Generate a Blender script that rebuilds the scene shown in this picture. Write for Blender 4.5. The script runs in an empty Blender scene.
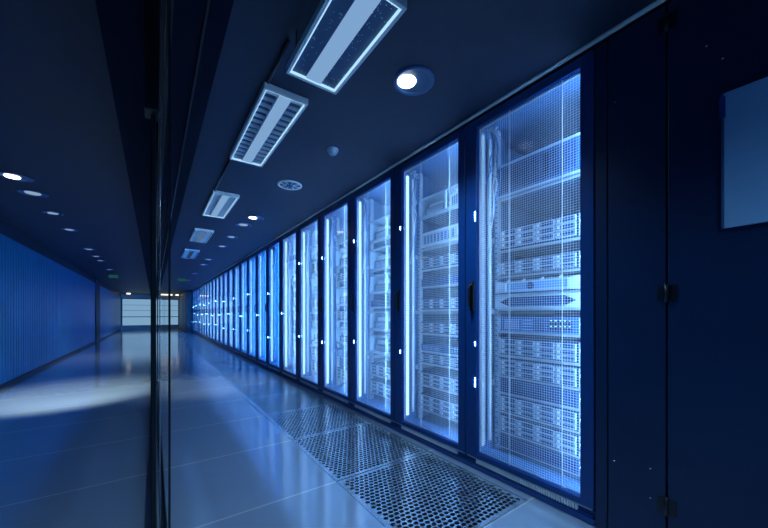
import bpy, bmesh, math, random
from mathutils import Vector, Matrix

sc = bpy.context.scene
COL = sc.collection
random.seed(7)
R = math.radians

# ------------------------------------------------------------------ materials
def new_mat(name):
    m = bpy.data.materials.new(name); m.use_nodes = True
    nt = m.node_tree; nt.nodes.clear()
    out = nt.nodes.new('ShaderNodeOutputMaterial')
    return m, nt, out

def pmat(name, col, rough=0.5, metal=0.0, spec=0.5, noise=0.12, nscale=18.0, bump=0.0, coat=0.0):
    m, nt, out = new_mat(name)
    b = nt.nodes.new('ShaderNodeBsdfPrincipled')
    b.inputs['Roughness'].default_value = rough
    b.inputs['Metallic'].default_value = metal
    b.inputs['Specular IOR Level'].default_value = spec
    b.inputs['Coat Weight'].default_value = coat
    tc = nt.nodes.new('ShaderNodeTexCoord')
    nz = nt.nodes.new('ShaderNodeTexNoise'); nz.inputs['Scale'].default_value = nscale
    nz.inputs['Detail'].default_value = 4
    nt.links.new(tc.outputs['Object'], nz.inputs['Vector'])
    mx = nt.nodes.new('ShaderNodeMix'); mx.data_type = 'RGBA'
    lo = tuple(c*(1-noise) for c in col) + (1,); hi = tuple(min(1, c*(1+noise)) for c in col) + (1,)
    mx.inputs[6].default_value = lo; mx.inputs[7].default_value = hi
    nt.links.new(nz.outputs['Fac'], mx.inputs[0])
    nt.links.new(mx.outputs[2], b.inputs['Base Color'])
    if bump:
        bp = nt.nodes.new('ShaderNodeBump'); bp.inputs['Strength'].default_value = bump
        bp.inputs['Distance'].default_value = 0.002
        nt.links.new(nz.outputs['Fac'], bp.inputs['Height'])
        nt.links.new(bp.outputs['Normal'], b.inputs['Normal'])
    nt.links.new(b.outputs[0], out.inputs[0])
    return m

def emat(name, col, strength):
    m, nt, out = new_mat(name)
    e = nt.nodes.new('ShaderNodeEmission')
    e.inputs[0].default_value = tuple(col) + (1,); e.inputs[1].default_value = strength
    nt.links.new(e.outputs[0], out.inputs[0])
    return m

def glassmat(name, tint=(0.93, 0.96, 1.0), ior=1.45, gloss=1.0, rough=0.0, graze=1.0):
    m, nt, out = new_mat(name)
    t = nt.nodes.new('ShaderNodeBsdfTransparent'); t.inputs[0].default_value = tuple(tint) + (1,)
    g = nt.nodes.new('ShaderNodeBsdfGlossy'); g.inputs['Roughness'].default_value = rough
    g.inputs[0].default_value = (gloss, gloss, gloss, 1)
    lw = nt.nodes.new('ShaderNodeLayerWeight'); lw.inputs[0].default_value = 0.5
    pw = nt.nodes.new('ShaderNodeMath'); pw.operation = 'POWER'; pw.inputs[1].default_value = 5
    nt.links.new(lw.outputs['Facing'], pw.inputs[0])
    f = nt.nodes.new('ShaderNodeMath'); f.operation = 'MULTIPLY_ADD'
    r0 = ((ior-1)/(ior+1))**2
    f.inputs[1].default_value = (1-r0)*graze; f.inputs[2].default_value = r0
    nt.links.new(pw.outputs[0], f.inputs[0])
    mx = nt.nodes.new('ShaderNodeMixShader')
    nt.links.new(f.outputs[0], mx.inputs[0]); nt.links.new(t.outputs[0], mx.inputs[1]); nt.links.new(g.outputs[0], mx.inputs[2])
    nt.links.new(mx.outputs[0], out.inputs[0])
    return m

PITCH = 0.735
Y0 = 0.64            # near side of the first rack
XR = 1.60            # rack front plane
ZC = 2.15            # ceiling
TY0 = 0.926          # first floor joint

def floor_mat():
    m, nt, out = new_mat('polished_floor')
    b = nt.nodes.new('ShaderNodeBsdfPrincipled')
    tc = nt.nodes.new('ShaderNodeTexCoord'); sep = nt.nodes.new('ShaderNodeSeparateXYZ')
    nt.links.new(tc.outputs['Object'], sep.inputs[0])
    def math_(op, a, bv, clamp=False):
        n = nt.nodes.new('ShaderNodeMath'); n.operation = op; n.use_clamp = clamp
        for i, v in enumerate((a, bv)):
            if v is None: continue
            if isinstance(v, (int, float)): n.inputs[i].default_value = v
            else: nt.links.new(v, n.inputs[i])
        return n.outputs[0]
    s = math_('SUBTRACT', sep.outputs['Y'], TY0 - 0.006)
    d = math_('DIVIDE', s, PITCH)
    fr = math_('FRACT', d, None)
    line = math_('LESS_THAN', fr, 0.012/PITCH)
    nz = nt.nodes.new('ShaderNodeTexNoise'); nz.inputs['Scale'].default_value = 2.5; nz.inputs['Detail'].default_value = 6
    nt.links.new(tc.outputs['Object'], nz.inputs['Vector'])
    mx = nt.nodes.new('ShaderNodeMix'); mx.data_type = 'RGBA'
    mx.inputs[6].default_value = (0.50, 0.62, 0.76, 1); mx.inputs[7].default_value = (0.60, 0.72, 0.86, 1)
    nt.links.new(nz.outputs['Fac'], mx.inputs[0])
    mx2 = nt.nodes.new('ShaderNodeMix'); mx2.data_type = 'RGBA'
    mx2.inputs[7].default_value = (1.0, 1.0, 1.0, 1)
    nt.links.new(line, mx2.inputs[0]); nt.links.new(mx.outputs[2], mx2.inputs[6])
    nt.links.new(mx2.outputs[2], b.inputs['Base Color'])
    nz2 = nt.nodes.new('ShaderNodeTexNoise'); nz2.inputs['Scale'].default_value = 30; nz2.inputs['Detail'].default_value = 5
    nt.links.new(tc.outputs['Object'], nz2.inputs['Vector'])
    rr = math_('MULTIPLY_ADD', nz2.outputs['Fac'], 0.10)
    rr.node.inputs[2].default_value = 0.08
    b.inputs['Metallic'].default_value = 0.5
    nt.links.new(rr, b.inputs['Roughness'])
    b.inputs['Specular IOR Level'].default_value = 0.7
    bp = nt.nodes.new('ShaderNodeBump'); bp.inputs['Strength'].default_value = 0.03; bp.inputs['Distance'].default_value = 0.002
    nt.links.new(nz2.outputs['Fac'], bp.inputs['Height']); nt.links.new(bp.outputs['Normal'], b.inputs['Normal'])
    nt.links.new(b.outputs[0], out.inputs[0])
    return m

def wire_mat():
    m, nt, out = new_mat('pale_translucent_mesh')
    d = nt.nodes.new('ShaderNodeBsdfDiffuse'); t = nt.nodes.new('ShaderNodeBsdfTranslucent')
    nz = nt.nodes.new('ShaderNodeTexNoise'); nz.inputs['Scale'].default_value = 40
    cr = nt.nodes.new('ShaderNodeMix'); cr.data_type = 'RGBA'
    cr.inputs[6].default_value = (0.80, 0.85, 0.90, 1); cr.inputs[7].default_value = (0.90, 0.93, 0.96, 1)
    nt.links.new(nz.outputs['Fac'], cr.inputs[0])
    for n in (d, t): nt.links.new(cr.outputs[2], n.inputs[0])
    mx = nt.nodes.new('ShaderNodeMixShader'); mx.inputs[0].default_value = 0.5
    nt.links.new(d.outputs[0], mx.inputs[1]); nt.links.new(t.outputs[0], mx.inputs[2]); nt.links.new(mx.outputs[0], out.inputs[0])
    return m

M = dict(
    floor=floor_mat(),
    pit=pmat('dark_concrete', (0.03, 0.035, 0.05), 0.8),
    vent=pmat('brushed_tile_steel', (0.60, 0.74, 0.90), 0.2, 0.75, noise=0.2, nscale=9),
    ceil=pmat('dark_ceiling_paint', (0.013, 0.025, 0.060), 0.55, noise=0.25, nscale=14, bump=0.25),
    beam=pmat('black_soffit_paint', (0.004, 0.007, 0.022), 0.8, spec=0.1, noise=0.3, nscale=5),
    wallblue=pmat('blue_wall_cladding', (0.003, 0.19, 0.41), 0.38, noise=0.25, nscale=4),
    walldark=pmat('dark_navy_paint', (0.015, 0.022, 0.05), 0.5),
    frame=pmat('navy_powder_coat', (0.005, 0.052, 0.22), 0.30, noise=0.15, nscale=30),
    black=pmat('black_anodised', (0.008, 0.009, 0.014), 0.3),
    panel=pmat('navy_cabinet_enamel', (0.005, 0.022, 0.075), 0.33, noise=0.3, nscale=3, bump=0.1),
    inner=pmat('cabinet_zinc', (0.10, 0.23, 0.48), 0.42, 0.2, noise=0.12, nscale=6),
    innerback=pmat('blue_back_panel', (0.04, 0.16, 0.52), 0.5),
    rail=pmat('galvanised_rail', (0.62, 0.66, 0.72), 0.4, 0.35),
    wire=wire_mat(),
    light=pmat('pale_server_metal', (0.50, 0.60, 0.72), 0.42, 0.15),
    mid=pmat('grey_server_metal', (0.045, 0.115, 0.28), 0.42, 0.2),
    dark=pmat('dark_server_plastic', (0.006, 0.022, 0.09), 0.42),
    blue=pmat('blue_server_plastic', (0.05, 0.14, 0.36), 0.42),
    steelblue=pmat('steel_blue_panel', (0.20, 0.36, 0.60), 0.42),
    white=pmat('white_enamel', (0.78, 0.80, 0.83), 0.4),
    reflector=pmat('louvre_aluminium', (0.55, 0.63, 0.74), 0.4, 0.2),
    louvredark=pmat('louvre_well', (0.03, 0.09, 0.20), 0.5),
    chrome=pmat('brushed_chrome', (0.6, 0.64, 0.7), 0.25, 0.9),
    cable=pmat('pale_cable', (0.70, 0.75, 0.82), 0.5),
    cableblue=pmat('blue_cable', (0.10, 0.25, 0.60), 0.5),
    board=pmat('pale_blue_board', (0.26, 0.50, 0.78), 0.5, noise=0.08, nscale=3),
    endwhite=pmat('pale_end_cladding', (0.62, 0.72, 0.80), 0.5),
    glass=glassmat('door_glass', (0.97, 0.98, 1.0), 1.1, graze=0.7),
    partglass=glassmat('partition_glass', (0.98, 0.99, 0.995), 1.2, graze=0.10),
    led=emat('led_strip_glow', (0.40, 0.68, 1.0), 3.2),
    leddim=emat('led_strip_soft_glow', (0.30, 0.60, 1.0), 0.9),
    bar=emat('fill_bar_glow', (0.27, 0.57, 1.0), 23.0),
    barwhite=emat('bright_fill_bar_glow', (0.25, 0.56, 1.0), 36.0),
    barblue=emat('deep_blue_fill_bar_glow', (0.03, 0.30, 1.0), 42.0),
    edge=emat('added_edge_glow', (0.42, 0.74, 1.0), 1.1),
    bead=emat('led_bead_glow', (0.30, 0.65, 1.0), 30.0),
    stat=emat('status_light_glow', (0.35, 0.70, 1.0), 3.0),
    troffer=emat('troffer_diffuser_glow', (0.33, 0.60, 1.0), 0.62),
    trofferlow=emat('low_diffuser_glow', (0.30, 0.55, 1.0), 0.28),
    trofferfaint=emat('faint_diffuser_glow', (0.25, 0.50, 1.0), 0.08),
    lamp=emat('downlight_glow', (0.90, 0.96, 1.0), 9.0),
    unlitglow=emat('unlit_lens_glow', (0.45, 0.65, 0.95), 0.55),
    endlamp=emat('warm_lamp_glow', (1.0, 0.88, 0.66), 2.0),
    exitgreen=emat('green_sign_glow', (0.06, 0.40, 0.42), 0.16),
    endglow=emat('lit_end_glazing', (0.32, 0.60, 0.90), 0.62),
)

# ------------------------------------------------------------------ geometry helpers
class MB:
    def __init__(self): self.v = []; self.f = []; self.mi = []; self.mats = []; self.smooth = []
    def _m(self, m):
        if m not in self.mats: self.mats.append(m)
        return self.mats.index(m)
    def add(self, verts, faces, m, smooth=False):
        o = len(self.v); k = self._m(m)
        self.v += [tuple(p) for p in verts]
        for f in faces:
            self.f.append([i+o for i in f]); self.mi.append(k); self.smooth.append(smooth)
        return self
    def box(self, x0, x1, y0, y1, z0, z1, m, bev=0.0):
        if bev > 0 and min(x1-x0, y1-y0, z1-z0) > 2.2*bev:
            bm = bmesh.new(); bmesh.ops.create_cube(bm, size=1)
            for v in bm.verts:
                v.co = Vector(((x0+x1)/2+v.co.x*(x1-x0), (y0+y1)/2+v.co.y*(y1-y0), (z0+z1)/2+v.co.z*(z1-z0)))
            bmesh.ops.bevel(bm, geom=bm.edges[:], offset=bev, segments=2, affect='EDGES', profile=0.5)
            bm.verts.index_update()
            self.add([v.co for v in bm.verts], [[v.index for v in f.verts] for f in bm.faces], m); bm.free()
            return self
        vs = [(x0,y0,z0),(x1,y0,z0),(x1,y1,z0),(x0,y1,z0),(x0,y0,z1),(x1,y0,z1),(x1,y1,z1),(x0,y1,z1)]
        return self.add(vs, [(0,3,2,1),(4,5,6,7),(0,1,5,4),(1,2,6,5),(2,3,7,6),(3,0,4,7)], m)
    def prism_x(self, pts, x0, x1, m):
        """polygon in (y,z) extruded along x"""
        n = len(pts)
        vs = [(x0, y, z) for y, z in pts] + [(x1, y, z) for y, z in pts]
        fs = [tuple(range(n)), tuple(range(2*n-1, n-1, -1))] + [(i, i+n, (i+1) % n+n, (i+1) % n) for i in range(n)]
        return self.add(vs, fs, m)
    def tube(self, pts, r, m, n=8):
        pts = [Vector(p) for p in pts]; vs = []; fs = []
        up = Vector((0.13, 0.31, 0.94)).normalized()
        for i, p in enumerate(pts):
            t = (pts[min(i+1, len(pts)-1)] - pts[max(i-1, 0)]).normalized()
            a = t.cross(up)
            if a.length < 1e-3: a = t.cross(Vector((1, 0, 0)))
            a.normalize(); b = t.cross(a)
            rr = r[i] if isinstance(r, (list, tuple)) else r
            for k in range(n):
                w = 2*math.pi*k/n
                vs.append(p + a*math.cos(w)*rr + b*math.sin(w)*rr)
        for i in range(len(pts)-1):
            for k in range(n):
                fs.append((i*n+k, i*n+(k+1) % n, (i+1)*n+(k+1) % n, (i+1)*n+k))
        fs.append(tuple(range(n-1, -1, -1))); fs.append(tuple((len(pts)-1)*n+k for k in range(n)))
        return self.add(vs, fs, m, True)
    def lathe_z(self, cx, cy, prof, m, n=32):
        """profile [(r,z)...] round a vertical axis"""
        vs = []; fs = []
        for r, z in prof:
            for k in range(n):
                w = 2*math.pi*k/n; vs.append((cx+r*math.cos(w), cy+r*math.sin(w), z))
        for i in range(len(prof)-1):
            for k in range(n):
                fs.append((i*n+k, i*n+(k+1) % n, (i+1)*n+(k+1) % n, (i+1)*n+k))
        return self.add(vs, fs, m, True)
    def disc_z(self, cx, cy, r, z, m, n=32):
        return self.add([(cx+r*math.cos(2*math.pi*k/n), cy+r*math.sin(2*math.pi*k/n), z) for k in range(n)], [tuple(range(n))], m)
    def mesh(self, name):
        me = bpy.data.meshes.new(name)
        me.from_pydata(self.v, [], self.f); me.update()
        for m in self.mats: me.materials.append(M[m])
        me.polygons.foreach_set('material_index', self.mi)
        me.polygons.foreach_set('use_smooth', self.smooth)
        bm = bmesh.new(); bm.from_mesh(me); bmesh.ops.recalc_face_normals(bm, faces=bm.faces[:]); bm.to_mesh(me); bm.free()
        return me

def link(name, data, parent=None, loc=(0, 0, 0), rot=None):
    o = bpy.data.objects.new(name, data); COL.objects.link(o)
    if parent is not None: o.parent = parent
    o.location = loc
    if rot: o.rotation_euler = rot
    return o
def tag(o, label=None, cat=None, group=None, kind=None):
    if label: o['label'] = label
    if cat: o['category'] = cat
    if group: o['group'] = group
    if kind: o['kind'] = kind
    return o
def thing(name, loc, label, cat, group=None, kind=None):
    o = bpy.data.objects.new(name, None); COL.objects.link(o); o.location = loc; o.empty_display_size = 0.1
    return tag(o, label, cat, group, kind)
def struct(name, mb, parent=None, loc=(0, 0, 0)):
    o = link(name, mb.mesh(name), parent, loc)
    if parent is None: o['kind'] = 'structure'
    return o
_cache = {}
def cached(key, fn):
    if key not in _cache: _cache[key] = fn().mesh(key if isinstance(key, str) else key[0])
    return _cache[key]
ORD = ['', 'first', 'second', 'third', 'fourth', 'fifth', 'sixth', 'seventh', 'eighth', 'ninth', 'tenth', 'eleventh', 'twelfth',
       'thirteenth', 'fourteenth', 'fifteenth', 'sixteenth', 'seventeenth', 'eighteenth', 'nineteenth', 'twentieth',
       'twenty-first', 'twenty-second', 'twenty-third', 'twenty-fourth', 'twenty-fifth', 'twenty-sixth']

NR = 25
YEND = 24.6
YRACK = Y0 + NR*PITCH
TX0, TX1 = 0.842, 1.560
NT = 25
TYE = TY0 + NT*PITCH

# ------------------------------------------------------------------ the room
f = MB()
f.box(-1.85, TX0, -2.5, YEND+0.3, -0.04, 0, 'floor')
f.box(TX0, TX1, -2.5, TY0, -0.04, 0, 'floor')
f.box(TX0, TX1, TYE, YEND+0.3, -0.04, 0, 'floor')
f.box(TX1, 2.75, -2.5, YEND+0.3, -0.04, 0, 'floor')
f.box(TX0-0.1, TX1+0.1, TY0-0.1, TYE+0.1, -0.42, -0.38, 'pit')
f.box(TX0-0.1, TX0-0.06, TY0-0.1, TYE+0.1, -0.38, -0.04, 'pit')
f.box(TX1+0.06, TX1+0.1, TY0-0.1, TYE+0.1, -0.38, -0.04, 'pit')
struct('floor', f)

c = MB()
c.box(-1.85, 2.75, -2.5, YEND+0.3, ZC, ZC+0.1, 'ceil')
struct('ceiling', c)

# header soffit along the glass partition
b = MB()
b.box(-0.165, 0.225, -1.2, YEND, 2.03, ZC, 'beam')
b.box(0.150, 0.158, -1.2, YEND, 2.022, 2.03, 'black')
b.box(0.020, 0.055, 1.0, YEND, 2.012, 2.03, 'black')
struct('trim_1', b)
# white strip standing in for the highlight where the ceiling meets the racks
t = MB(); t.box(1.570, 1.590, -1.5, YRACK, ZC-0.008, ZC, 'white')
struct('trim_highlight', t)

w = MB()
w.box(-1.80, -1.60, -2.5, YEND, 0, ZC, 'walldark')
def clad(w, ya, yb):
    y = ya
    w.box(-1.60, -1.594, ya, yb, 0.06, 1.97, 'wallblue')
    while y < yb-0.02:
        w.box(-1.594, -1.584, y, min(y+0.085, yb), 0.06, 1.97, 'wallblue'); y += 0.105
clad(w, -2.5, 14.3)
clad(w, 15.2, YEND-0.3)
w.box(-1.60, -1.56, 14.3, 15.2, 0, ZC, 'walldark')
struct('wall_left', w)
bb = MB(); bb.box(-1.60, -1.580, -2.5, 14.3, 0, 0.058, 'walldark')
struct('baseboard_left', bb)

wr = MB(); wr.box(2.62, 2.75, -2.5, YEND, 0, ZC, 'walldark')
struct('wall_right', wr)
# pillar behind the last rack and the bay beyond it
p = MB(); p.box(1.34, 2.62, YRACK+0.03, YRACK+0.62, 0, ZC, 'walldark')
struct('wall_pillar', p)
g = MB(); g.box(1.34, 1.40, YRACK+0.62, YEND, 0.05, 2.0, 'endwhite')
g.box(1.33, 1.42, YRACK+0.62, YEND, 0, 0.05, 'walldark'); g.box(1.33, 1.42, YRACK+0.62, YEND, 2.0, ZC, 'walldark')
for k in range(6): g.box(1.325, 1.34, YRACK+0.7+k*0.78, YRACK+0.76+k*0.78, 0.05, 2.0, 'frame')
struct('wall_end_bay', g)

# end wall with a lit glazed front
e = MB()
e.box(-1.80, 2.75, YEND, YEND+0.15, 0, ZC, 'endwhite')
struct('wall_end', e)
wn = MB()
x0, x1 = -1.56, 1.30
wn.box(x0, x1, YEND-0.06, YEND-0.001, 0.24, 0.27, 'walldark'); wn.box(x0, x1, YEND-0.06, YEND-0.001, 1.84, 1.88, 'mid')
wn.box(x0, x0+0.04, YEND-0.06, YEND-0.001, 0.27, 1.84, 'mid'); wn.box(x1-0.04, x1, YEND-0.06, YEND-0.001, 0.27, 1.84, 'walldark')
wn.box(x0, x1, YEND-0.07, YEND-0.001, 0.76, 0.80, 'walldark')
wn.box(x0, x1, YEND-0.05, YEND-0.02, 1.155, 1.17, 'frame'); wn.box(x0, x1, YEND-0.05, YEND-0.02, 1.48, 1.495, 'frame')
wo = struct('window_1', wn)
gp = MB(); gp.box(x0+0.04, x1-0.04, YEND-0.03, YEND-0.02, 0.27, 1.84, 'endglow')
link('glazing', gp.mesh('glazing'), wo)

# ------------------------------------------------------------------ glass partition seen edge-on
d1 = MB()
d1.box(-0.009, 0.006, 1.30, 1.335, 0.0, 2.03, 'black', 0.003)
d1.box(-0.026, 0.016, 1.27, 1.34, 1.60, 2.03, 'black', 0.004); d1.box(-0.013, 0.010, 1.29, 1.338, 0.0, 0.22, 'black', 0.003)
d1.box(-0.010, 0.010, 1.335, 3.70, 0.0, 0.05, 'black'); d1.box(-0.010, 0.010, 1.335, 3.70, 1.98, 2.03, 'black')
d1.box(-0.012, 0.012, 3.66, 3.70, 0.05, 1.98, 'black')
do1 = struct('door_1', d1)
gg = MB(); gg.box(-0.005, 0.005, 1.336, 3.66, 0.05, 1.98, 'partglass'); link('glass_pane', gg.mesh('glass_pane'), do1)
hh = MB(); hh.tube([(0.016, 1.315, 0.0), (0.016, 1.315, 2.02)], 0.0015, 'chrome'); link('edge_seal', hh.mesh('edge_seal'), do1)
d2 = MB()
d2.box(0.0375, 0.0435, 1.25, 1.256, 0.0, 2.01, 'black')
d2.box(0.034, 0.046, 1.256, 5.6, 0.0, 0.03, 'black'); d2.box(0.034, 0.046, 1.256, 5.6, 1.97, 2.01, 'black')
d2.box(0.034, 0.046, 5.57, 5.6, 0.03, 1.97, 'black')
do2 = struct('door_2', d2)
gg = MB(); gg.box(0.037, 0.043, 1.256, 5.57, 0.03, 1.97, 'partglass'); link('glass_pane', gg.mesh('glass_pane'), do2)
wp = MB()
wp.box(-0.010, 0.010, 3.72, YEND-0.1, 0, 0.05, 'black'); wp.box(-0.010, 0.010, 3.72, YEND-0.1, 1.99, 2.03, 'black')
for y in (3.72, 8.2, 12.6, 17.0, 21.0): wp.box(-0.012, 0.012, y, y+0.04, 0.05, 1.99, 'black')
wpo = struct('wall_partition', wp)
gg = MB(); gg.box(-0.004, 0.004, 3.76, YEND-0.1, 0.05, 1.99, 'partglass'); link('glass_pane', gg.mesh('glass_pane'), wpo)

# ------------------------------------------------------------------ perforated floor tiles
def tile_mb():
    m = MB(); W = TX1-TX0-0.006; L = PITCH-0.008; B = 0.020; zt, zb = 0.0, -0.005
    m.box(0, W, 0, B, zb, zt, 'vent'); m.box(0, W, L-B, L, zb, zt, 'vent')
    m.box(0, B, B, L-B, zb, zt, 'vent'); m.box(W-B, W, B, L-B, zb, zt, 'vent')
    nx, ny = 22, 26
    cx, cy = (W-2*B)/nx, (L-2*B)/ny
    for j in range(ny):
        y0 = B+j*cy; odd = j % 2
        for i in range(nx if not odd else nx-1):
            xx = B+(i+0.5*odd)*cx
            x1, y1 = xx+cx, y0+cy; mx, my = (xx+x1)/2, (y0+y1)/2
            o = [(xx,y0),(mx,y0),(x1,y0),(x1,my),(x1,y1),(mx,y1),(xx,y1),(xx,my)]
            a, bq = cx*0.445, cy*0.425
            ang = [225, 270, 315, 0, 45, 90, 135, 180]
            h = [(mx+a*math.cos(R(t)), my+bq*math.sin(R(t))) for t in ang]
            vs = [(p[0],p[1],zt) for p in o]+[(p[0],p[1],zt) for p in h]+[(p[0],p[1],zb) for p in h]
            fs = [(k,(k+1)%8,8+(k+1)%8,8+k) for k in range(8)]+[(8+k,8+(k+1)%8,16+(k+1)%8,16+k) for k in range(8)]
            m.add(vs, fs, 'vent')
        if odd:
            for xa in (B, W-B-cx/2):
                m.add([(xa,y0,zt),(xa+cx/2,y0,zt),(xa+cx/2,y0+cy,zt),(xa,y0+cy,zt)], [(0,1,2,3)], 'vent')
    # stringers carrying the tile
    m.box(0, W, 0, 0.03, -0.38, zb, 'pit'); m.box(0, W, L-0.03, L, -0.38, zb, 'pit')
    return m
tile_me = tile_mb().mesh('perforated_floor_tile')
for k in range(NT):
    o = link('perforated_floor_tile', tile_me, None, (TX0+0.003, TY0+0.004+k*PITCH, 0.0005))
    tag(o, ('perforated steel floor tile nearest the camera, before the nearest rack' if k == 0 else
            f'perforated steel floor tile, {ORD[k+1]} in the row from the camera'), 'floor tile', 'perforated floor tiles along the racks')

# ------------------------------------------------------------------ racks
OY0, OY1 = 0.060, 0.647          # glass opening along the row
OZ0, OZ1 = 0.105, 2.085
D = 0.95
def rk_body():
    m = MB()
    m.box(0.035, D, 0.004, 0.030, 0.10, 2.135, 'inner'); m.box(0.035, D, PITCH-0.030, PITCH-0.004, 0.10, 2.135, 'inner')
    m.box(D-0.02, D, 0.030, PITCH-0.030, 0.10, 2.135, 'innerback')
    m.box(0.035, D-0.02, 0.030, PITCH-0.030, 2.105, 2.135, 'inner')
    m.box(0.035, D-0.02, 0.030, PITCH-0.030, 0.06, 0.10, 'inner')
    # inner jamb plates between side wall and opening
    m.box(0.036, 0.30, 0.655, PITCH-0.030, 0.10, 2.105, 'inner')
    m.box(0.036, 0.30, 0.030, 0.054, 0.10, 2.105, 'inner')
    for z in (0.5, 0.95, 1.4, 1.85): m.box(0.15, D-0.05, 0.640, 0.655, z, z+0.03, 'rail')
    return m
def rk_plinth():
    m = MB()
    m.box(0.018, D, 0.004, PITCH-0.004, 0, 0.06, 'frame')
    m.box(0.002, 0.020, 0.0, PITCH, 0.004, 0.030, 'frame')
    m.box(0.004, 0.018, 0.01, PITCH-0.01, 0.066, 0.071, 'rail')
    m.box(0.004, 0.018, 0.01, PITCH-0.01, 0.036, 0.040, 'frame')
    n = 46
    for k in range(n):
        y = 0.075+(PITCH-0.15)*k/n
        m.box(0.003, 0.018, y, y+0.007, 0.040, 0.066, 'white')
    return m
def rk_door():
    m = MB()
    m.box(0, 0.03, 0.003, OY0, 0.075, 2.132, 'frame', 0.003); m.box(0, 0.03, OY1, PITCH-0.003, 0.075, 2.132, 'frame', 0.003)
    m.box(0, 0.03, OY0, OY1, 0.075, OZ0, 'frame', 0.002); m.box(0, 0.03, OY0, OY1, OZ1, 2.132, 'frame', 0.002)
    # thin pale reveal round the glass
    m.box(0.026, 0.032, OY1-0.006, OY1, OZ0, OZ1, 'rail'); m.box(0.026, 0.032, OY0, OY0+0.004, OZ0, OZ1, 'rail')
    m.box(0.026, 0.032, OY0, OY1, OZ1-0.012, OZ1, 'rail'); m.box(0.026, 0.032, OY0, OY1, OZ0, OZ0+0.008, 'rail')
    return m
def rk_glass():
    m = MB(); m.box(0.010, 0.014, OY0, OY1, OZ0, OZ1, 'glass'); return m
def rk_mesh():
    m = MB(); s = 0.0125; t = 0.0016
    n = int((OY1-OY0)/s)
    for k in range(1, n):
        y = OY0+k*(OY1-OY0)/n; m.box(0.0200, 0.0205, y-t/2, y+t/2, OZ0, OZ1, 'wire')
    n = int((OZ1-OZ0)/s)
    for k in range(1, n):
        z = OZ0+k*(OZ1-OZ0)/n; m.box(0.0206, 0.0211, OY0, OY1, z-t/2, z+t/2, 'wire')
    return m
def rk_brace():
    m = MB(); m.box(0.016, 0.019, -0.002, 0.002, OZ0, OZ1, 'white'); return m
def rk_handle():
    m = MB()
    m.box(-0.012, 0, -0.016, 0.016, -0.09, 0.09, 'black', 0.004)
    m.tube([(-0.012, 0, -0.07), (-0.034, 0, -0.06), (-0.040, 0, 0), (-0.034, 0, 0.06), (-0.012, 0, 0.07)], 0.007, 'black')
    m.box(-0.0135, -0.011, -0.006, 0.006, 0.072, 0.084, 'chrome')
    return m
def rk_rail():
    m = MB()
    m.box(0, 0.004, 0, 0.024, 0.10, 2.10, 'rail'); m.box(0.004, 0.035, 0, 0.004, 0.10, 2.10, 'rail')
    n = 60
    for k in range(n):
        z = 0.13+k*(1.94/n); m.box(-0.0012, 0.0002, 0.007, 0.015, z, z+0.011, 'dark')
    return m
def rk_strip(mat):
    m = MB()
    for k in range(96): m.box(0, 0.024, 0, 0.005, 0.141+0.02*k, 0.141+0.02*k+0.013, mat)
    m.box(-0.003, 0.027, 0.005, 0.009, 0.13, 2.07, 'rail'); return m
def rk_fill_bar(mat):  # unseen glowing bar added behind the near jamb to brighten the interior
    m = MB(); m.box(0, 0.085, 0, 0.004, 0.14, 2.06, mat); m.box(-0.003, 0.088, -0.004, 0, 0.13, 2.07, 'rail'); return m
def rk_cable():
    m = MB()
    pts = []; rad = []
    z = 0.16; k = 0
    while z < 2.04:
        pts.append((0, 0, z)); rad.append(0.013 if k % 2 else 0.0105); z += 0.014; k += 1
    m.tube(pts, rad, 'cable', 8)
    return m
def rk_cables_top():
    m = MB(); rnd = random.Random(3)
    for k in range(4):
        y = 0.61-0.01*k; x = 0.072+0.004*k
        pts = []
        zt = 2.09; ze = 1.85-rnd.random()*0.5
        for i in range(9):
            u = i/8
            pts.append((x+0.008*math.sin(u*6+k), y-0.06*u*(1-u)*4*rnd.uniform(0.4, 1.0)+0.028*u, zt+(ze-zt)*u))
        m.tube(pts, 0.0045, 'cable' if k % 3 else 'cableblue', 6)
    for k in range(3):
        pts = [(0.06+0.014*k, 0.615-0.012*i, 2.075-0.004*i*(1+k)-0.012*math.sin(i*1.7+k)) for i in range(7)]
        m.tube(pts, 0.005, 'cable', 6)
    return m
def rk_bead():
    m = MB(); r = 0.0025
    m.tube([(-0.004, 0, -0.014), (-0.006, 0, -0.006), (-0.006, 0, 0.006), (-0.004, 0, 0.014)], [r*.6, r, r, r*.6], 'bead', 8); return m
def rk_shelf():
    m = MB(); m.box(0, 0.62, 0, 0.51, -0.006, 0, 'mid'); m.box(-0.004, 0, 0, 0.51, -0.014, -0.0005, 'rail'); return m

SX = 0.150      # server fronts behind the door plane
SY = 0.112      # near side of servers in the bay
SW = 0.500

# ---- units mounted in the racks: each maker returns [(part name, MB, offset, material look label)]
def slots(m, x, y0, y1, z0, z1, n, mat='dark', horiz=False, fill=0.5):
    for k in range(n):
        if horiz:
            z = z0+(z1-z0)*(k+0.25)/n; m.box(x-0.0012, x+0.001, y0, y1, z, z+(z1-z0)/n*fill, mat)
        else:
            y = y0+(y1-y0)*(k+0.25)/n; m.box(x-0.0012, x+0.001, y, y+(y1-y0)/n*fill, z0, z1, mat)

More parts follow.
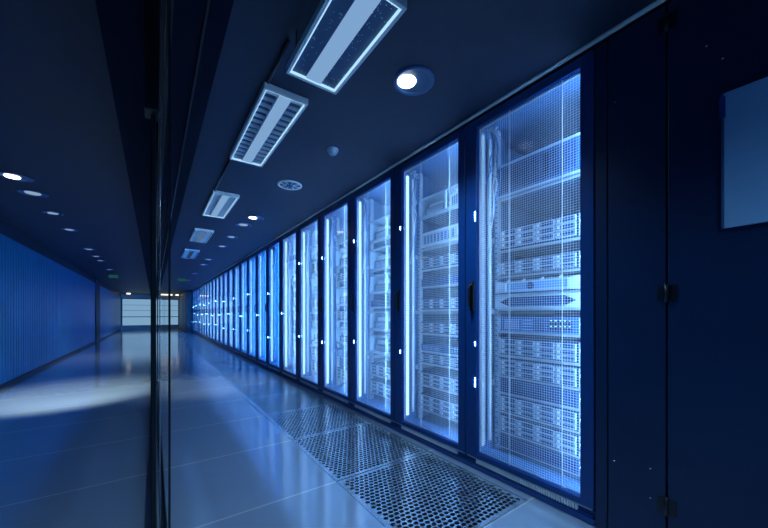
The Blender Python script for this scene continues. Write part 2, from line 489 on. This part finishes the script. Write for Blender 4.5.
def chassis(H, mat='mid', depth=0.6, x0=0.012):
    m = MB(); m.box(x0, depth, 0.012, SW-0.012, 0.0, H, mat, 0.002)
    return m
def ear(H):
    m = MB(); m.box(0.004, 0.012, 0.0, 0.022, 0.002, H-0.002, 'light', 0.0015)
    m.tube([(0.004, 0.011, H*0.25), (-0.010, 0.011, H*0.32), (-0.010, 0.011, H*0.68), (0.004, 0.011, H*0.75)], 0.003, 'chrome', 6)
    return m
def tray(w, h):
    m = MB(); m.box(0, 0.02, 0, w, 0, h, 'light', 0.0015)
    m.box(-0.001, 0, w*0.05, w*0.66, h*0.12, h*0.88, 'dark'); slots(m, -0.001, w*0.08, w*0.58, h*0.2, h*0.8, 3, 'mid', True)
    m.box(-0.004, 0, w*0.70, w*0.92, h*0.2, h*0.8, 'dark'); m.box(-0.006, -0.003, w*0.73, w*0.89, h*0.25, h*0.75, 'white')
    return m
def u_drive(H, rows=3, cols=4):
    P = []
    c = chassis(H); c.box(0.006, 0.012, 0.022, SW-0.022, 0.0, H, 'dark'); P.append(('chassis', c, (0, 0, 0)))
    P.append(('mounting_ear', ear(H), (0, 0, 0))); P.append(('mounting_ear', ear(H), (0, SW-0.022, 0)))
    a0, a1 = 0.028, SW-0.028
    w = (a1-a0)/cols; h = (H-0.012)/rows
    t = tray(w-0.007, h-0.004)
    for i in range(cols):
        for j in range(rows):
            P.append(('drive_tray', t, (-0.006, a0+i*w+0.003, 0.006+j*h+0.002)))
    return P
def u_bezel(H):           # pale bezel with a blue middle and a round emblem
    P = []
    c = chassis(H, 'mid'); P.append(('chassis', c, (0, 0, 0)))
    m = MB()
    m.prism_x([(0.0, 0.0), (0.07, H*0.10), (0.07, H*0.90), (0.0, H)], -0.012, 0.012, 'light')
    m.prism_x([(SW, 0.0), (SW, H), (SW-0.07, H*0.90), (SW-0.07, H*0.10)], -0.012, 0.012, 'light')
    m.box(-0.008, 0.012, 0.07, SW-0.07, H*0.10, H*0.22, 'light'); m.box(-0.008, 0.012, 0.07, SW-0.07, H*0.80, H*0.92, 'light')
    m.box(-0.004, 0.012, 0.07, SW-0.07, H*0.22, H*0.80, 'steelblue')
    P.append(('bezel', m, (0, 0, 0)))
    e = MB(); n = 24; r = H*0.30
    ring = lambda rr, x: [(x, rr*math.cos(2*math.pi*k/n), rr*math.sin(2*math.pi*k/n)) for k in range(n)]
    e.add(ring(r, -0.008)+ring(r, 0.0), [tuple(range(n))]+[(k, n+k, n+(k+1) % n, (k+1) % n) for k in range(n)], 'dark')
    e.add(ring(r, -0.0085)+ring(r*0.78, -0.0085), [(k, (k+1) % n, n+(k+1) % n, n+k) for k in range(n)], 'mid')
    e.box(-0.0095, -0.008, -r*0.55, r*0.55, -r*0.16, r*0.16, 'mid')
    P.append(('emblem', e, (0, SW*0.55, H*0.51)))
    tb = MB(); tb.box(-0.004, 0.004, 0.095, 0.435, H*0.90, H*0.93, 'light')
    for y in (0.10, 0.2, 0.31, 0.41): tb.prism_x([(y, H*0.92), (y+0.02, H*0.92), (y+0.008, H*1.12), (y-0.002, H*1.12)], -0.004, 0.004, 'white')
    P.append(('latch_row', tb, (0, 0, 0)))
    return P
def u_hex(H):             # pale bezel with a dark pointed inset
    P = [('chassis', chassis(H, 'mid'), (0, 0, 0))]
    m = MB(); y0, y1 = 0.0, SW
    a, bq = 0.025, SW-0.025
    # frame around a pointed inset: four pieces
    m.prism_x([(y0, 0), (a, H/2), (a+0.06, H*0.12), (a+0.06, 0)], -0.012, 0.010, 'light')
    m.prism_x([(y0, H), (a+0.06, H), (a+0.06, H*0.88), (a, H/2), (y0, 0)], -0.012, 0.010, 'light')
    m.prism_x([(y1, 0), (bq-0.06, 0), (bq-0.06, H*0.12), (bq, H/2)], -0.012, 0.010, 'light')
    m.prism_x([(y1, H), (y1, 0), (bq, H/2), (bq-0.06, H*0.88), (bq-0.06, H)], -0.012, 0.010, 'light')
    m.box(-0.012, 0.010, a+0.06, bq-0.06, 0, H*0.12, 'light'); m.box(-0.012, 0.010, a+0.06, bq-0.06, H*0.88, H, 'light')
    P.append(('bezel', m, (0, 0, 0)))
    g = MB(); g.prism_x([(a, H/2), (a+0.06, H*0.12), (bq-0.06, H*0.12), (bq, H/2), (bq-0.06, H*0.88), (a+0.06, H*0.88)], 0.000, 0.011, 'dark')
    slots(g, 0.0, a+0.06, bq-0.06, H*0.2, H*0.8, 34, 'blue')
    for y in (0.12, 0.16, 0.30, 0.36): slots(g, -0.0012, y, y+0.03, H*0.3, H*0.7, 4, 'mid', True)
    P.append(('grille', g, (0, 0, 0)))
    return P
def u_mesh(H, mat='mid'):  # perforated front
    P = [('chassis', chassis(H, 'mid'), (0, 0, 0)), ('mounting_ear', ear(H), (0, 0, 0)), ('mounting_ear', ear(H), (0, SW-0.022, 0))]
    g = MB(); g.box(0.0, 0.012, 0.024, SW-0.024, 0.002, H-0.002, mat)
    nz = max(3, int(H/0.012)); ny = 34
    for j in range(nz):
        for i in range(ny):
            y = 0.032+(SW-0.064)*i/ny; z = 0.006+(H-0.012)*j/nz
            g.box(-0.0008, 0.0, y, y+0.0075, z, z+(H-0.012)/nz*0.62, 'dark')
    P.append(('grille', g, (0, 0, 0)))
    return P
def u_module(H):          # blue switch with modules and ports
    P = [('chassis', chassis(H, 'blue'), (0, 0, 0)), ('mounting_ear', ear(H), (0, 0, 0)), ('mounting_ear', ear(H), (0, SW-0.022, 0))]
    m = MB(); m.box(0.004, 0.012, 0.024, SW-0.024, 0, H, 'blue')
    slots(m, 0.004, 0.20, 0.26, H*0.1, H*0.9, 5, 'dark', True); slots(m, 0.004, 0.27, 0.33, H*0.1, H*0.9, 4, 'light', True, 0.2)
    slots(m, 0.004, 0.35, 0.45, H*0.15, H*0.85, 7, 'light', False, 0.25); m.box(0.0, 0.004, 0.04, 0.18, H*0.15, H*0.85, 'mid')
    P.append(('faceplate', m, (0, 0, 0)))
    pt = MB(); pt.box(0, 0.004, 0, 0.018, 0, H*0.28, 'dark'); pt.box(-0.001, 0, 0.004, 0.014, H*0.22, H*0.26, 'stat')
    for i in range(5):
        for j in range(2): P.append(('port', pt, (-0.003, 0.052+0.024*i, H*0.2+j*H*0.34)))
    return P
def u_box(H):             # deep plain case
    P = []
    m = MB(); m.box(0.0, 0.62, 0.005, SW-0.005, 0, H, 'mid', 0.003); m.box(-0.004, 0, 0.0, SW, 0, 0.014, 'light'); m.box(-0.004, 0, 0.0, SW, H-0.012, H, 'light')
    P.append(('case', m, (0, 0, 0)))
    g = MB(); g.box(-0.003, 0, 0.02, SW-0.02, 0.02, H-0.02, 'blue'); slots(g, -0.003, 0.03, SW-0.03, 0.03, H-0.03, 40, 'dark', False, 0.45)
    g.box(-0.005, -0.003, 0.17, 0.20, H*0.3, H*0.8, 'dark')
    P.append(('grille', g, (0, 0, 0)))
    return P
def u_flare(H):           # pale unit with upright slots and a flared end
    P = []
    m = MB(); m.box(0.0, 0.55, 0.06, SW-0.03, H*0.06, H*0.94, 'light', 0.003)
    m.prism_x([(0.03, 0), (0.03, H), (0.05, H), (0.065, H*0.8), (0.075, H*0.5), (0.065, H*0.2), (0.05, 0)], -0.02, 0.05, 'white')
    m.box(-0.006, 0, 0.075, SW-0.03, H*0.06, H*0.16, 'white'); m.box(-0.006, 0, 0.075, SW-0.03, H*0.84, H*0.94, 'white')
    P.append(('case', m, (0, 0, 0)))
    g = MB(); slots(g, 0.0, 0.11, SW-0.06, H*0.26, H*0.74, 9, 'blue', False, 0.6)
    P.append(('slot_row', g, (0, 0, 0)))
    return P
def u_open(H):            # open frame holding small devices
    P = []
    m = MB(); m.box(0, 0.5, 0.0, SW, 0, 0.010, 'light'); m.box(0, 0.5, 0.0, SW, H-0.010, H, 'light')
    m.box(0, 0.5, 0.0, 0.014, 0.010, H-0.010, 'light'); m.box(0, 0.5, SW-0.014, SW, 0.010, H-0.010, 'light'); m.box(0.3, 0.31, 0.014, SW-0.014, 0.010, H-0.010, 'innerback')
    m.box(0.0, 0.012, 0.20, 0.215, 0.010, H-0.010, 'light')
    P.append(('shell', m, (0, 0, 0)))
    q = MB(); q.box(0.02, 0.28, 0, 0.15, 0, H*0.62, 'light', 0.002); slots(q, 0.02, 0.015, 0.135, H*0.08, H*0.54, 6, 'dark')
    P.append(('module', q, (0, 0.025, 0.011)))
    q2 = MB(); q2.box(0.03, 0.28, 0, 0.22, 0, H*0.40, 'mid', 0.002); slots(q2, 0.03, 0.02, 0.20, H*0.06, H*0.34, 5, 'white', True, 0.35)
    P.append(('module', q2, (0, 0.235, 0.011)))
    q3 = MB(); q3.box(0.05, 0.28, 0, 0.13, 0, H*0.22, 'white', 0.002); P.append(('module', q3, (0, 0.30, 0.013+H*0.40)))
    q4 = MB()
    for k in range(4):
        q4.tube([(0.01+0.002*k, 0.06+0.03*k+0.012*math.sin(u*1.3+k), H-0.012-(H*0.32)*math.sin(math.pi*u/8)-0.004) for u in range(9)], 0.004, 'cable', 6)
    P.append(('cable', q4, (0, 0, 0)))
    return P
KIND = dict(drive=(u_drive, 'server_unit', 'server', 'grey server with rows of drive trays'),
            bezel=(u_bezel, 'server_unit', 'server', 'pale-bezelled server with round emblem'),
            hex=(u_hex, 'server_unit', 'server', 'pale server with dark pointed grille'),
            mesh=(u_mesh, 'server_unit', 'server', 'perforated-front grey server'),
            module=(u_module, 'network_switch', 'network switch', 'blue network switch with ports'),
            box=(u_box, 'equipment_case', 'equipment case', 'tall slotted equipment case'),
            flare=(u_flare, 'server_unit', 'server', 'pale server with upright slots'),
            open=(u_open, 'equipment_tray', 'equipment tray', 'open tray of small devices'))
_units = {}
def unit_parts(kind, H):
    key = (kind, round(H, 3))
    if key not in _units:
        parts = KIND[kind][0](H); seen = {}; out = []
        for n, mb, off in parts:
            if id(mb) not in seen: seen[id(mb)] = mb.mesh(n)
            out.append((n, seen[id(mb)], off))
        _units[key] = (out, parts)
    return _units[key]
_joined = {}
def unit_joined(kind, H):
    key = (kind, round(H, 3))
    if key not in _joined:
        J = MB()
        for n, mb, off in KIND[kind][0](H):
            for mat_i, mat in enumerate(mb.mats):
                fs = [ff for ff, k in zip(mb.f, mb.mi) if k == mat_i]
                J.add([(p[0]+off[0], p[1]+off[1], p[2]+off[2]) for p in mb.v], fs, mat)
        _joined[key] = J.mesh(KIND[kind][1])
    return _joined[key]

RACK1 = [('box', 1.665, 0.20), ('drive', 1.345, 0.118), ('drive', 1.185, 0.085), ('bezel', 1.075, 0.072), ('hex', 0.985, 0.073),
         ('module', 0.845, 0.088), ('drive', 0.700, 0.105), ('drive', 0.572, 0.105), ('mesh', 0.470, 0.084), ('drive', 0.352, 0.101), ('drive', 0.228, 0.105), ('mesh', 0.135, 0.07)]
RACK2 = [('open', 1.72, 0.15), ('flare', 1.47, 0.125), ('drive', 1.305, 0.085), ('mesh', 1.17, 0.06), ('drive', 0.985, 0.085), ('drive', 0.800, 0.085),
         ('module', 0.66, 0.05), ('drive', 0.565, 0.075), ('drive', 0.385, 0.105), ('drive', 0.190, 0.125)]
RACK3 = [('open', 1.66, 0.20), ('open', 1.38, 0.20), ('open', 1.16, 0.17), ('mesh', 1.02, 0.06), ('open', 0.80, 0.17), ('open', 0.58, 0.16), ('drive', 0.36, 0.105), ('drive', 0.18, 0.125)]
RACK4 = [('mesh', 1.78, 0.09), ('open', 1.50, 0.20), ('drive', 1.34, 0.085), ('open', 1.06, 0.20), ('drive', 0.88, 0.105), ('open', 0.62, 0.17), ('module', 0.46, 0.088), ('drive', 0.20, 0.125)]
RACK5 = [('open', 1.70, 0.17), ('drive', 1.52, 0.105), ('open', 1.24, 0.20), ('drive', 1.04, 0.105), ('mesh', 0.86, 0.088), ('open', 0.60, 0.17), ('drive', 0.40, 0.105), ('drive', 0.20, 0.125)]
def rand_rack(i):
    r = random.Random(40+i); z = 1.86; out = []
    while z > 0.35:
        k, h = r.choice([('drive', 0.105), ('drive', 0.085), ('mesh', 0.088), ('open', 0.17), ('module', 0.088), ('flare', 0.125)])
        z -= h; out.append((k, z, h)); z -= r.choice([0.03, 0.07, 0.12])
    return out
CONT = {0: RACK1, 1: RACK2, 2: RACK3, 3: RACK4, 4: RACK5}
for i in range(5, 10): CONT[i] = rand_rack(i)
def rackname(i): return 'nearest rack' if i == 0 else f'{ORD[i+1]} rack from the cabinet'

for i in range(NR):
    yb = Y0+i*PITCH
    lab = ('glass-fronted server rack beside the dark cabinet doors, its shelves fully visible' if i == 0 else
           f'blue-lit glass-fronted server rack, {ORD[i+1]} in the row from the dark cabinet doors')
    rk = thing('server_rack', (XR, yb, 0), lab, 'server rack', 'server racks in the lit row')
    link('cabinet_shell', cached('cabinet_shell', rk_body), rk)
    link('plinth', cached('plinth', rk_plinth), rk)
    dr = link('door', cached('door', rk_door), rk)
    link('glass', cached('glass', rk_glass), dr)
    link('mesh_screen', cached('mesh_screen', rk_mesh), dr)
    link('handle', cached('handle', rk_handle), dr, (0, OY1+0.030, 1.06))
    for y in (0.149, 0.435): link('brace', cached('brace', rk_brace), dr, (0, y, 0))
    link('mounting_rail', cached('mounting_rail', rk_rail), rk, (SX+0.016, 0.0865, 0))
    link('mounting_rail', cached('mounting_rail', rk_rail), rk, (SX+0.016, SY+SW+0.004, 0))
    bmn = 'bar' if i < 2 else 'barwhite' if i < 6 else 'barblue'
    sm = 'leddim' if i == 0 else 'led'
    me = cached(('led_strip', sm), lambda: rk_strip(sm))
    tag(link('led_strip', me, rk, (0.050, 0.643, 0)), 'glowing blue-white light strip')
    tag(link('hidden_fill_bar', cached(('hidden_fill_bar', bmn), lambda: rk_fill_bar(bmn)), rk, (0.045, 0.060, 0)), 'hidden glowing bar added to light the rack')
    link('cable_duct', cached('cable_duct', rk_cable), rk, (0.110, 0.635, 0))
    if i < 8: link('cable_bundle', cached('cable_bundle', rk_cables_top), rk)
    for z in ((1.56, 1.53, 0.77, 0.55, 0.52) if i == 0 else (1.60, 0.62) if i < 5 else ((0.9,) if i % 2 else (0.55, 1.3))):
        link('indicator_light', cached('indicator_light', rk_bead), rk, (0, OY1+0.008, z+0.03*(i % 3)))
    items = CONT.get(i, [])
    for n, (kind, z, H) in enumerate(items):
        link('shelf', cached('shelf', rk_shelf), rk, (SX+0.02, SY-0.005, z-0.001))
        fn, nm, cat, desc = KIND[kind]
        pos = 'topmost' if n == 0 else ('lowest' if n == len(items)-1 else f'{ORD[n+1]} from top')
        label = f'{desc}, {pos}, {rackname(i)}'
        loc = (XR+SX, yb+SY, z)
        if i < 5:
            t = thing(nm, loc, label, cat, f'units mounted in the {rackname(i)}')
            for pn, me, off in unit_parts(kind, H)[0]: link(pn, me, t, off)
        else:
            tag(link(nm, unit_joined(kind, H), None, loc), label, cat, f'units mounted in the {rackname(i)}')

# ------------------------------------------------------------------ dark cabinet doors at the right
cab = thing('storage_cabinet', (XR, Y0, 0), 'tall dark navy cabinet with closed hinged doors beside the nearest rack', 'cabinet')
m = MB(); m.box(0.03, 0.95, -1.55, -0.004, 0.0, 2.135, 'panel'); link('cabinet_body', m.mesh('cabinet_body'), cab)
m = MB(); m.box(0.0, 0.03, -0.050, -0.004, 0.004, 2.135, 'panel', 0.003); link('corner_post', m.mesh('corner_post'), cab)
m = MB(); m.box(0.0, 0.03, -0.247, -0.054, 0.02, 2.135, 'panel', 0.003)
ld = link('door', m.mesh('door'), cab)
m = MB(); m.box(0.0, 0.03, -1.55, -0.253, 0.02, 2.135, 'panel', 0.003)
wd = link('door', m.mesh('door'), cab)
for z in (0.215, 1.03, 2.06):
    m = MB()
    m.tube([(-0.006, -0.250, z-0.035), (-0.006, -0.250, z+0.035)], 0.007, 'black', 10)
    m.box(-0.004, 0, -0.279, -0.253, z-0.03, z+0.03, 'black', 0.001); m.box(-0.004, 0, -0.247, -0.223, z-0.03, z+0.03, 'black', 0.001)
    link('hinge', m.mesh('hinge'), wd)
for y, z in ((-0.078, 0.325), (-0.200, 0.34), (-0.200, 0.225), (-0.40, 1.83), (-0.36, 1.90), (-0.08, 1.85)):
    m = MB(); n = 12
    m.tube([(-0.003, y, z), (0.001, y, z)], 0.0035, 'chrome', 10)
    link('screw', m.mesh('screw'), ld if y > -0.24 else wd)
m = MB(); m.box(XR-0.014, XR-0.001, -0.20, 0.236, 1.243, 1.703, 'board', 0.002)
m.box(XR-0.016, XR-0.001, 0.236, 0.241, 1.243, 1.703, 'mid'); m.box(XR-0.018, XR-0.001, 0.231, 0.246, 1.62, 1.69, 'frame')
o = link('notice_board', m.mesh('notice_board'))
tag(o, 'blank pale blue board fixed to the dark cabinet door', 'board')

# ------------------------------------------------------------------ ceiling lights
def troffer(y0, y1, zc, label, baffles, hang=0.0, glow='troffer'):
    xa, xb = 0.462, 0.702; L = y1-y0; W = xb-xa
    t = thing('ceiling_light', (xa, y0, zc), label, 'ceiling light', 'louvred ceiling lights over the aisle')
    m = MB(); h = 0.032; r = 0.013
    m.box(0, W, 0, r, 0, h, 'white', 0.002); m.box(0, W, L-r, L, 0, h, 'white', 0.002)
    m.box(0, r, r, L-r, 0, h, 'white', 0.002); m.box(W-r, W, r, L-r, 0, h, 'white', 0.002)
    link('frame', m.mesh('frame'), t)
    m = MB(); m.box(r, W-r, r, L-r, h-0.008, h, 'louvredark'); link('tray', m.mesh('tray'), t)
    m = MB(); q_ = 0.005; z_ = 0.002  # glowing strips added so the frame edges read bright
    eg = 'edge' if glow == 'troffer' else glow
    m.box(r, W-r, r, r+q_, z_, z_+0.01, eg); m.box(r, W-r, L-r-q_, L-r, z_, z_+0.01, eg)
    m.box(r, r+q_, r+q_, L-r-q_, z_, z_+0.01, eg); m.box(W-r-q_, W-r, r+q_, L-r-q_, z_, z_+0.01, eg)
    link('edge_glow_strip', m.mesh('edge_glow_strip'), t)
    m = MB(); m.box(W*0.36, W*0.64, r, L-r, 0.006, 0.016, glow); link('diffuser', m.mesh('diffuser'), t)
    for k, (a, bq) in enumerate(((r, W*0.36), (W*0.64, W-r))):
        m = MB()
        if baffles:
            m.box(a, a+0.002, r, L-r, 0.006, 0.025, 'reflector'); m.box(bq-0.002, bq, r, L-r, 0.006, 0.025, 'reflector')
            for q in range(baffles):
                y = r+(L-2*r)*(q+0.5)/baffles; m.box(a, bq, y-0.003, y+0.003, 0.006, 0.024, 'reflector')
        else:
            m.box(a, bq, r, L-r, 0.014, 0.018, 'louvredark')
            for q in range(40):
                px_, py_ = random.uniform(a+0.004, bq-0.004), random.uniform(r, L-r)
                m.box(px_, px_+0.003, py_, py_+0.003, 0.0125, 0.014, 'reflector')
        link('louvre', m.mesh('louvre'), t)
    if hang > 0.02:
        for x, y in ((0.03, 0.05), (W-0.03, 0.05), (0.03, L-0.05), (W-0.03, L-0.05)):
            m = MB(); m.tube([(x, y, h-0.005), (x, y, ZC-zc)], 0.004, 'black', 6); link('hanger', m.mesh('hanger'), t)
    else:
        m = MB(); m.box(0.01, W-0.01, 0.01, L-0.01, h-0.004, ZC-zc, 'walldark'); link('housing', m.mesh('housing'), t)
    return t
troffer(0.855, 1.386, 1.985, 'louvred ceiling light nearest the camera, hung lower than the others', 0, 0.1)
troffer(1.72, 2.67, 2.115, 'long louvred ceiling light with cross baffles, second from the camera', 15)
troffer(3.50, 4.38, 2.115, 'louvred ceiling light third from the camera', 15)
troffer(5.20, 6.05, 2.115, 'louvred ceiling light fourth from the camera', 15, glow='trofferlow')
troffer(6.95, 7.95, 2.115, 'dim louvred ceiling light fifth from the camera', 15, glow='trofferfaint')
for ya, yb_, s in ((1.39, 1.70, 'between the two nearest ceiling lights'), (2.69, 3.48, 'between the second and third ceiling lights')):
    m = MB(); m.tube([(0.475, ya, ZC-0.016), (0.475, yb_, ZC-0.016)], 0.008, 'black', 8); m.box(0.467, 0.483, ya+0.05, ya+0.09, ZC-0.012, ZC, 'black'); m.box(0.467, 0.483, yb_-0.09, yb_-0.05, ZC-0.012, ZC, 'black')
    tag(link('ceiling_conduit', m.mesh('ceiling_conduit')), f'thin dark conduit on the ceiling {s}', 'conduit')

def spot(x, y, energy, size, col=(0.78, 0.96, 1.0), aim=None):
    l = bpy.data.lights.new('spot_beam', 'SPOT'); l.energy = energy; l.color = col
    l.spot_size = R(size); l.spot_blend = 0.9; l.shadow_soft_size = 0.05
    o = bpy.data.objects.new('spot_beam', l); COL.objects.link(o); o.location = (x, y, ZC-0.02)
    if aim: o.rotation_euler = Vector((aim[0]-x, aim[1]-y, 0.02-ZC)).to_track_quat('-Z', 'Y').to_euler()
    o['kind'] = 'helper'
    return o
def downlight(x, y, r, lit, label):
    t = thing('downlight', (x, y, ZC), label, 'downlight', 'round downlights in the ceiling')
    m = MB(); m.lathe_z(0, 0, [(r, 0.0), (r, -0.008), (r*0.88, -0.012), (r*0.80, -0.006), (r*0.78, 0.0)], 'mid'); link('trim_ring', m.mesh('trim_ring'), t)
    m = MB(); m.lathe_z(0, 0, [(r*0.79, -0.004), (r*0.70, -0.0015), (r*0.001, -0.0012)], 'louvredark'); link('reflector', m.mesh('reflector'), t)
    m = MB()
    if lit:
        m.lathe_z(-r*0.26, r*0.22, [(r*0.46, -0.0016), (r*0.42, -0.008), (r*0.25, -0.012), (0.0005, -0.013)], 'lamp')
    else:
        m.lathe_z(0, 0, [(r*0.55, -0.0016), (r*0.50, -0.007), (r*0.25, -0.010), (0.0005, -0.011)], 'unlitglow')  # unlit lens, its pale look put in as a faint glow
    link('lamp', m.mesh('lamp'), t)
RD = [(1.09, 1.276, 0.105, 1, 'lit round downlight nearest the camera, above the nearest rack'),
      (1.03, 4.22, 0.10, 1, 'bright round downlight on the rack side beside the third ceiling light'),
      (0.98, 4.65, 0.10, 0, 'unlit round downlight just beyond the bright one on the rack side'),
      (0.98, 5.49, 0.09, 0, 'round downlight on the rack side beside the fourth ceiling light')]
RD += [(0.98, y, 0.09, 0, f'round downlight on the rack side, {ORD[k+5]} from the camera') for k, y in enumerate((6.34, 8.05, 8.95, 11.1, 13.4))]
LD = [(-0.98, 4.16, 0.11, 1, 'bright round downlight at the left edge of the picture, by the blue wall'),
      (-0.98, 4.64, 0.11, 0, 'unlit round downlight just beyond the bright one by the blue wall')]
LD += [(-0.98, y, 0.09, 0, f'round downlight over the blue wall side, {ORD[k+3]} from the camera') for k, y in enumerate((5.42, 6.34, 8.05, 8.95, 9.6, 11.4))]
for a in RD+LD: downlight(*a)
spot(1.09, 1.276, 75, 125, (0.40, 0.68, 1.0)); spot(1.03, 4.22, 90, 50, aim=(0.62, 4.9)); spot(-0.98, 4.16, 500, 50, aim=(-0.80, 5.3))
spot(0.75, -0.45, 44, 130, (0.36, 0.68, 1.0)); spot(-0.75, -0.45, 16, 130, (0.36, 0.68, 1.0))  # unseen spots without fixtures, added to brighten the cabinet and board
for x, y in ((-0.6, 9.5), (-0.5, 18.5), (0.7, 14.0)): spot(x, y, 45, 100)  # spots along the aisle, no downlight modelled at these points

# round air diffuser and smoke detector
t = thing('air_diffuser', (1.03, 2.97, ZC), 'round slotted air diffuser in the ceiling between downlights', 'air diffuser')
m = MB(); m.lathe_z(0, 0, [(0.11, 0), (0.11, -0.008), (0.095, -0.012), (0.09, -0.004)], 'white'); link('rim', m.mesh('rim'), t)
m = MB(); m.disc_z(0, 0, 0.092, -0.003, 'louvredark')
for a in range(0, 180, 45):
    ca, sa = math.cos(R(a)), math.sin(R(a))
    m.tube([(-0.09*ca, -0.09*sa, -0.007), (0.09*ca, 0.09*sa, -0.007)], 0.004, 'white', 6)
m.lathe_z(0, 0, [(0.03, -0.004), (0.03, -0.012), (0.0005, -0.013)], 'mid'); link('vanes', m.mesh('vanes'), t)
t = thing('smoke_detector', (1.063, 2.15, ZC), 'small dark domed smoke detector on the ceiling before the nearest racks', 'smoke detector')
m = MB(); m.lathe_z(0, 0, [(0.042, 0), (0.042, -0.012), (0.036, -0.016)], 'light'); link('base', m.mesh('base'), t)
m = MB(); m.lathe_z(0, 0, [(0.034, -0.014), (0.030, -0.032), (0.016, -0.040), (0.0005, -0.041)], 'light'); link('dome', m.mesh('dome'), t)

# small green lit signs and warm lamps far along the ceiling
for x, s in ((-0.98, 'on the blue wall side'), (0.75, 'on the rack side')):
    t = thing('hanging_sign', (x, 12.5, 2.02), f'small green lit sign hanging from the ceiling far off {s}', 'sign')
    m = MB(); m.box(-0.11, 0.11, 0, 0.03, 0, 0.09, 'exitgreen', 0.003); link('sign_face', m.mesh('sign_face'), t)
    for xx in (-0.08, 0.08):
        m = MB(); m.tube([(xx, 0.015, 0.088), (xx, 0.015, ZC-2.02)], 0.003, 'black', 6); link('hanger', m.mesh('hanger'), t)
for xa, xb, s in ((-1.28, -1.10, 'far end of the ceiling on the blue wall side'), (0.34, 0.92, 'far end of the ceiling beyond the glass partition'), (1.08, 1.24, 'far end of the ceiling beside the right pillar')):
    m = MB(); m.box(xa, xb, 23.6, 23.75, ZC-0.07, ZC, 'endlamp', 0.004)
    tag(link('ceiling_lamp', m.mesh('ceiling_lamp')), f'small warm white lamp at the {s}', 'lamp')

# ------------------------------------------------------------------ world, camera, output
wd_ = bpy.data.worlds.new('World'); sc.world = wd_; wd_.use_nodes = True
bg = wd_.node_tree.nodes['Background']; bg.inputs[0].default_value = (0.05, 0.33, 0.80, 1); bg.inputs[1].default_value = 0.35

F = 325.0
cam = bpy.data.cameras.new('Camera'); cam.sensor_width = 36; cam.sensor_fit = 'HORIZONTAL'
cam.lens = F/768*36; cam.shift_y = (314-264)/768; cam.clip_start = 0.02
co = bpy.data.objects.new('Camera', cam); COL.objects.link(co)
yaw = math.atan2(230, F)
co.location = (0, 0, 0.95); co.rotation_euler = (R(90), 0, -yaw)
sc.camera = co

sc.view_settings.view_transform = 'Standard'
sc.view_settings.look = 'None'
sc.view_settings.gamma = 1
sc.view_settings.exposure = 0
sc.view_settings.use_curve_mapping = False
sc.cycles.use_denoising = True
sc.cycles.transparent_max_bounces = 40
sc.cycles.max_bounces = 8
sc.cycles.sample_clamp_indirect = 6
